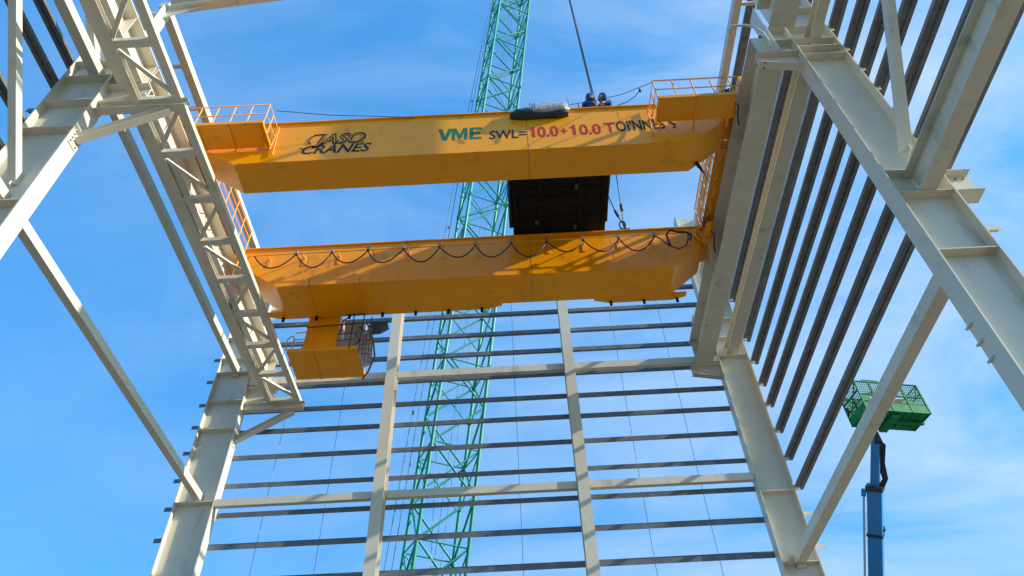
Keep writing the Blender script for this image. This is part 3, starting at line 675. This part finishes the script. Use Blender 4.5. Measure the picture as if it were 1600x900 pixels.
def worker(label, loc, rz, lean):
    t = thing('person', label, 'person', loc, 'workers on the near girder'); t.rotation_euler.z = rz; t.scale = (0.97, 0.97, 0.97)
    # local frame: facing +Y, crouched, feet at z=0
    J = {'pelvis': ((0,-0.10,0.36), 0.14), 'waist': ((0,0.00,0.53), 0.135), 'chest': ((0,0.15,0.72), 0.155), 'shoulders': ((0,0.24,0.83), 0.12),
         'neck': ((0.0,0.33,0.90), 0.055), 'head': ((lean*0.06,0.41,0.97), 0.088), 'crown': ((lean*0.10,0.46,1.06), 0.085), 'chin': ((lean*0.06,0.50,0.92), 0.045), 'nose': ((lean*0.065,0.50,0.975), 0.03)}
    B = [('pelvis','waist'),('waist','chest'),('chest','shoulders'),('shoulders','neck'),('neck','head'),('head','crown'),('head','chin'),('head','nose')]
    for s, n in ((-1,'l'),(1,'r')):
        J.update({n+'hip': ((s*0.11,-0.08,0.33),0.10), n+'knee': ((s*0.19,0.28,0.42 if s < 0 else 0.16),0.068), n+'ankle': ((s*0.14,0.12 if s < 0 else -0.12,0.09),0.048), n+'toe': ((s*0.15,0.30 if s < 0 else 0.06,0.04),0.038),
                  n+'sh': ((s*0.19,0.25,0.80),0.075), n+'elb': ((s*0.24,0.42,0.58),0.05), n+'wr': ((s*0.12,0.58,0.42),0.032), n+'palm': ((s*0.10,0.63,0.36),0.032)})
        B += [('pelvis',n+'hip'),(n+'hip',n+'knee'),(n+'knee',n+'ankle'),(n+'ankle',n+'toe'),('shoulders',n+'sh'),(n+'sh',n+'elb'),(n+'elb',n+'wr'),(n+'wr',n+'palm')]
        for f in range(4):
            x = s*(0.075+0.018*f); L = (0.07,0.08,0.075,0.06)[f]
            J[n+'f%da' % f] = ((x,0.665,0.33),0.010); J[n+'f%db' % f] = ((x,0.665+L*0.5,0.33-L*0.55),0.009); J[n+'f%dc' % f] = ((x,0.665+L*0.3,0.33-L),0.008)
            B += [(n+'palm',n+'f%da' % f),(n+'f%da' % f,n+'f%db' % f),(n+'f%db' % f,n+'f%dc' % f)]
        J[n+'ta'] = ((s*0.07,0.62,0.34),0.012); J[n+'tb'] = ((s*0.045,0.65,0.30),0.010); B += [(n+'palm',n+'ta'),(n+'ta',n+'tb')]
    body = skin_mesh(J, B, 'body', SKIN, t)
    body.data.materials.append(CLOTH); body.data.materials.append(BOOT)
    for p in body.data.polygons:
        c = p.center
        hand = c.y > 0.575 and c.z < 0.50; head = c.z > 0.86 and c.y > 0.30
        p.material_index = 0 if (hand or head) else (2 if c.z < 0.085 else 1)
    # loose coverall jacket: a slightly fuller back over torso and upper arms
    C = {'a': ((0,-0.13,0.36),0.175), 'b': ((0,-0.02,0.55),0.18), 'c': ((0,0.12,0.72),0.19), 'd': ((0,0.23,0.83),0.15),
         'l': ((-0.19,0.25,0.80),0.10), 'r': ((0.19,0.25,0.80),0.10), 'le': ((-0.24,0.42,0.58),0.07), 're': ((0.24,0.42,0.58),0.07)}
    skin_mesh(C, [('a','b'),('b','c'),('c','d'),('d','l'),('d','r'),('l','le'),('r','re')], 'jacket', CLOTH, t)
    H = {'a': ((lean*0.03,0.30,0.90),0.13), 'b': ((lean*0.06,0.385,1.0),0.155), 'c': ((lean*0.09,0.45,1.07),0.13), 'd': ((lean*0.09,0.52,1.06),0.07)}
    skin_mesh(H, [('a','b'),('b','c'),('c','d')], 'hood', CLOTH, t)
    return t
worker('person in blue coveralls crouched with a rounded back beside the hanging rope', (2.38, 11.10, 17.69), R(205), 1)
worker('hooded person in blue coveralls crouched on the girder, right of the other worker', (2.98, 11.10, 17.69), R(150), -1)

# ------------------------------------------------------------------ ropes on and above the crane
def rope(name, label, paths, r, fit=(), m_=ROPE, group=None):
    b = MB()
    for p in paths: b.tube(p, r, 6)
    for c, k in fit: b.tube([Vector(c)+Vector((0,0,-k)), Vector(c)+Vector((0,0,k))], k*0.45, 8)
    return tag(b.build(name, m_), label, 'rope', group)
t = thing('lifting_sling', 'long black lifting rope hanging past the workers down to the far girder', 'rope', (3.69, 15.3, 17.6))
MB().tube([(3.52,15.3,42.0), (3.60,15.3,34.0), (3.66,15.3,27.0), (3.60,15.3,21.5)], 0.035, 6).build('hoist_rope', ROPE, t)
MB().tube([(3.52,15.25,42.0), (3.64,15.25,34.0), (3.72,15.28,27.0), (3.88,15.3,21.3), (3.78,15.3,19.2), (3.74,15.3,18.5)], 0.02, 6).build('hoist_rope', ROPE, t)
m = MB(); m.tube([(3.60,15.3,21.5), (3.42,15.3,20.2), (3.55,15.3,19.2), (3.70,15.3,18.55)], 0.022, 6); m.tube([(3.55,15.3,19.2),(3.62,15.3,18.9)], 0.05, 8); m.tube([(3.80,15.3,19.5),(3.79,15.3,19.2)], 0.055, 8); m.build('sling_leg', BLACK, t)
m = MB(); m.tube([(3.70+0.10*math.cos(a), 15.3, 18.42+0.20*math.sin(a)) for a in [2*math.pi*i/14 for i in range(14)]], 0.028, 6, closed=True); m.bar((3.74,15.3,18.6),(3.76,15.3,18.15),0.08,0.05); m.build('shackle', BLACK, t)
m = MB(); m.tube([(3.74,15.3,18.2),(3.76,15.3,17.6)], 0.02, 6); m.build('sling_leg', BLACK, t)
rope('safety_line', 'thin safety line running left along the top of the near girder', [[(-6.0,9.85,17.30), (-4.6,10.1,17.36), (-3.24,10.3,17.5), (-1.9,10.6,17.80), (-1.62,10.62,17.9)]], 0.010)
rope('safety_line', 'thin safety line from the wrapped load past the workers to the right platform', [[(1.2,10.6,18.08), (1.38,10.62,18.10), (2.1,10.62,18.22), (2.5,10.62,18.3), (3.3,10.4,18.2), (3.93,9.65,17.42)]], 0.010)
rope('loose_lashing', 'short curved lashing with a clamp, right of the two workers', [[(2.95,10.6,17.82), (3.15,10.6,17.95), (3.45,10.55,18.05), (3.7,10.5,18.25), (3.84,10.4,18.38)]], 0.012, [((3.84,10.4,18.38),0.07)], BLACK)

# ------------------------------------------------------------------ lattice boom of the crawler crane behind the building
lo, hi = Vector((-3.84,29.05,13.6)), Vector((1.01,22.98,55.06))
ax = (hi-lo).normalized(); base = lo - ax*12.2; topp = hi + ax*6
sr = (Vector((1,0,0)) - ax*ax.x).normalized(); fr_ = ax.cross(sr).normalized()      # right, and away/towards
th = R(22.6); s_ = 2.2
e1 = sr*math.cos(th) + fr_*math.sin(th); e2 = -sr*math.sin(th) + fr_*math.cos(th)
if e2.y < 0: pass
corners = [(-1,-1),(1,-1),(1,1),(-1,1)]
boom = thing('lattice_boom', 'tall green lattice crane boom standing behind the end wall', 'crane boom', base)
def cp(c, t): return base + ax*t + e1*(corners[c][0]*s_/2) + e2*(corners[c][1]*s_/2)
Lb = (topp-base).length
for c in range(4):
    m = MB(); m.tube([cp(c,0), cp(c,Lb)], 0.085, 8); m.build('chord', GREEN, boom)
step = 2.15; nb = int(Lb/step)
for c in range(4):
    d = (c+1) % 4; m = MB(); rnd = random.Random(c)
    for i in range(nb):
        a, b = (c, d) if (i+c) % 2 == 0 else (d, c)
        m.tube([cp(a, i*step), cp(b, (i+1)*step)], 0.052, 6)
        if i % 2 == 0: m.tube([cp(c, i*step), cp(d, i*step)], 0.036, 6)
        if i % 2 == 1: m.tube([cp(b, i*step), cp(a, (i+1)*step)], 0.035, 6)
    m.build('lacing', GREEN, boom)
for i in range(0, nb, 5):
    m = MB()
    m.tube([cp(0, i*step), cp(2, i*step)], 0.026, 6); m.tube([cp(1, i*step), cp(3, i*step)], 0.026, 6)
    for c in range(4): m.bar(cp(c, i*step-0.12), cp(c, i*step+0.12), 0.19, 0.19)
    m.build('section_joint', GREEN, boom)
m = MB(); mid = lambda t: base + ax*t
m.tube([mid(2), mid(Lb-3)], 0.012, 5); m.tube([mid(2)+e1*0.3, mid(Lb-3)+e1*0.25], 0.010, 5); m.build('hoist_rope', ROPE, boom)
for k, (a, b, c2) in enumerate((((-5.77,28.53,13.4), (-2.43,22.9,38.0), (-0.60,22.99,54.6)), ((-5.48,28.64,13.44), (-2.1,22.9,38.0), (-0.45,22.99,54.6)))):
    A, Bv, Cv = Vector(a), Vector(b), Vector(c2); A2 = A + (A-Cv)*0.28
    Bv = A.lerp(Cv, 0.58) + Vector((-0.18,0,0))
    p = [A2, A, A.lerp(Bv,0.5), Bv, Cv, Cv+(Cv-Bv)*0.2]
    rope('pendant_rope', ['outer of the two thin ropes left of the green boom, with small knots', 'inner of the two thin ropes left of the green boom'][k], [p], 0.017,
         [(A.lerp(Cv, f), 0.09) for f in ((0.06,0.17,0.32,0.45,0.60,0.72) if k == 0 else (0.11,0.4,0.66))], group='ropes beside the green boom')

# ------------------------------------------------------------------ blue boom lift with green basket
lift = thing('boom_lift', 'blue boom lift mast holding up a green mesh basket outside the right wall', 'boom lift', (11.0, 31.0, G))
mt, ml, mj = Vector((11.16,19.75,12.75)), Vector((11.0,22.96,9.77)), Vector((11.09,20.93,11.72))
dn = (ml-mj).normalized(); mb_ = ml + dn*((ml.z-G-1.2)/(-dn.z))
m = MB(); m.bar(mb_, mj, 0.42, 0.36, u=(0.45,1,0)); m.build('outer_boom', BLUE, lift)
m = MB(); m.bar(mj-dn*-0.1, mt, 0.25, 0.25, u=(0.45,1,0)); m.build('inner_boom', BLUE, lift)
m = MB(); m.bar(mj+dn*0.10, mj+dn*-0.05, 0.50, 0.46, u=(0.45,1,0)); m.bar(ml-dn*1.35, ml-dn*1.27, 0.47, 0.42, u=(0.45,1,0)); m.build('boom_collar', BLACK, lift)
m = MB(); a = mj+Vector((-0.38,0,-0.05))
m.tube([a, a+dn*20], 0.035, 6); m.build('hose_carrier', GREY, lift)
m = MB()
for f in (0.1, 2.9): m.tube([a+dn*f, a+dn*f+Vector((0.18,-0.05,-0.03)), a+dn*f+Vector((0.3,0,0))], 0.04, 6); m.tube([a+dn*(f-0.1), a+dn*(f+0.12)], 0.075, 8)
m.build('hose_clamp', BLUE, lift)
m = MB()
for k in range(6):
    o_ = Vector((0.04*k-0.02, -0.15-0.02*k, 0))
    m.tube([mj+o_+dn*0.2, mj+Vector((0.22+0.03*k,-0.25,0.12)), mj+Vector((0.12+0.04*k,-0.55,0.50)), mt+Vector((0.02+0.03*k,-0.02,-0.28)), mt+Vector((0.05,0,-0.02))], 0.02, 6)
m.tube([mj+Vector((0.2,-0.1,0.1)), mj+Vector((0.36,-0.2,0.25)), mj+Vector((0.34,-0.2,0.55)), mj+Vector((0.2,-0.2,0.7))], 0.02, 6)
m.box(mt.x-0.09, mt.x+0.09, mt.y-0.1, mt.y+0.1, mt.z-0.2, mt.z+0.3)
m.box(ml.x+0.08, ml.x+0.30, ml.y-1.18, ml.y-1.0, ml.z+0.93, ml.z+1.08)
m.build('hydraulic_hose', BLACK, lift)
# chassis below, standing on the ground
m = MB(); m.box(9.7, 12.3, mb_.y-1.2, mb_.y+2.4, G+0.45, G+1.3); m.build('chassis', BLUE, lift)
for sx_ in (9.75, 12.25):
    for yy in (mb_.y-0.7, mb_.y+1.9):
        m = MB(); m.tube([(sx_-0.2, yy, G+0.5), (sx_+0.2, yy, G+0.5)], 0.5, 20); m.build('wheel', BLACK, lift)
# basket, its own thing
bk = thing('lift_basket', 'green mesh work basket at the head of the blue boom lift', 'work basket', (11.85, 19.4, 13.2))
B0 = Vector((10.78,18.85,13.2)); bu = Vector((2.16,0.42,0)).normalized(); bv = Vector((-bu.y,bu.x,0)); W, D, Hh = 2.17, 0.92, 1.12
def bp(a, b, c): return B0 + bu*a + bv*b + Z*c
def panel(m, o, ux, vx, n1, n2, w=0.02, r=0.011, hole=True):
    pass
m = MB(); m.prof([(0,0),(W,0),(W,D*0.75),(W-0.25,D),(0,D)], bp(0,0,0), bp(0,0,0.04), bu, bv); m.build('floor_pan', BGREEN, bk)
m = MB()
for k in range(9):
    m.bar(bp(0.06+k*(W-0.1)/8, 0.02, -0.015), bp(0.06+k*(W-0.1)/8, D-0.12, -0.015), 0.03, 0.028)
m.bar(bp(0,D*0.5,-0.05), bp(W,D*0.5,-0.05), 0.12, 0.06); m.bar(bp(W*0.45,0.1,-0.09), bp(W*0.45,D,-0.09), 0.26, 0.10); m.build('underframe', BGREEN, bk)
m = MB()
for b in (0, D):
    m.bar(bp(0,b,0.15), bp(W,b,0.15), 0.03, 0.30)
    m.bar(bp(0,b,0.48), bp(W*0.42,b,0.48), 0.02, 0.24); m.bar(bp(W*0.42,b,0.38), bp(W,b,0.38), 0.02, 0.10)
    for c in (0.62, Hh): m.tube([bp(0,b,c), bp(W,b,c)], 0.03, 8)
    for f in (0, 0.22, 0.42, 0.72, 1): m.bar(bp(W*f,b,0), bp(W*f,b,Hh), 0.05, 0.045, u=bu)
for a in (0, W):
    m.bar(bp(a,0,0.15), bp(a,D,0.15), 0.03, 0.30)
    for c in (0.45, 0.8, Hh): m.tube([bp(a,0,c), bp(a,D,c)], 0.026, 8)
    m.tube([bp(a,0,0.1), bp(a,D,Hh)], 0.02, 6); m.tube([bp(a,D,0.1), bp(a,0,Hh)], 0.02, 6)
m.tube([bp(0,0,Hh), bp(-0.1,0.1,Hh+0.08), bp(-0.1,0.7,Hh+0.08), bp(0,D,Hh)], 0.02, 6)
m.tube([bp(W*0.12,0,Hh), bp(W*0.13,0,Hh+0.07), bp(W*0.38,0,Hh+0.07), bp(W*0.4,0,Hh)], 0.018, 6)
m.build('railing_frame', BGREEN, bk)
m = MB()
for b in (0.0, D):
    for i in range(30): m.tube([bp(W*(i+0.5)/30,b,0.2), bp(W*(i+0.5)/30,b,Hh)], 0.011, 4)
    for c in (0.3, 0.4, 0.5, 0.72, 0.82, 0.92, 1.02): m.tube([bp(0,b,c), bp(W,b,c)], 0.011, 4)
for a in (0, W):
    for i in range(12): m.tube([bp(a,D*(i+0.5)/12,0.15), bp(a,D*(i+0.5)/12,Hh)], 0.011, 4)
    for c in (0.25,0.35,0.55,0.65,0.75,0.9,1.0): m.tube([bp(a,0,c), bp(a,D,c)], 0.011, 4)
m.build('wire_mesh', BGREEN, bk)
m = MB(); m.box(11.0, 11.3, 19.0, 19.2, 13.55, 13.95); m.bar(bp(0.0,D,0.5), bp(-0.08,D-0.2,0.5), 0.06, 0.2); m.build('control_box', BLACK, bk)
m = MB(); m.bar(bp(0.27,-0.018,0.42), bp(0.42,-0.018,0.42), 0.004, 0.16); m.build('warning_label', GREY, bk)

# ------------------------------------------------------------------ lift everything from eye-relative heights to the ground at z = 0
for o in bpy.data.objects:
    if o.parent is None and o.type not in ('CAMERA', 'LIGHT'): o.location.z += EYE
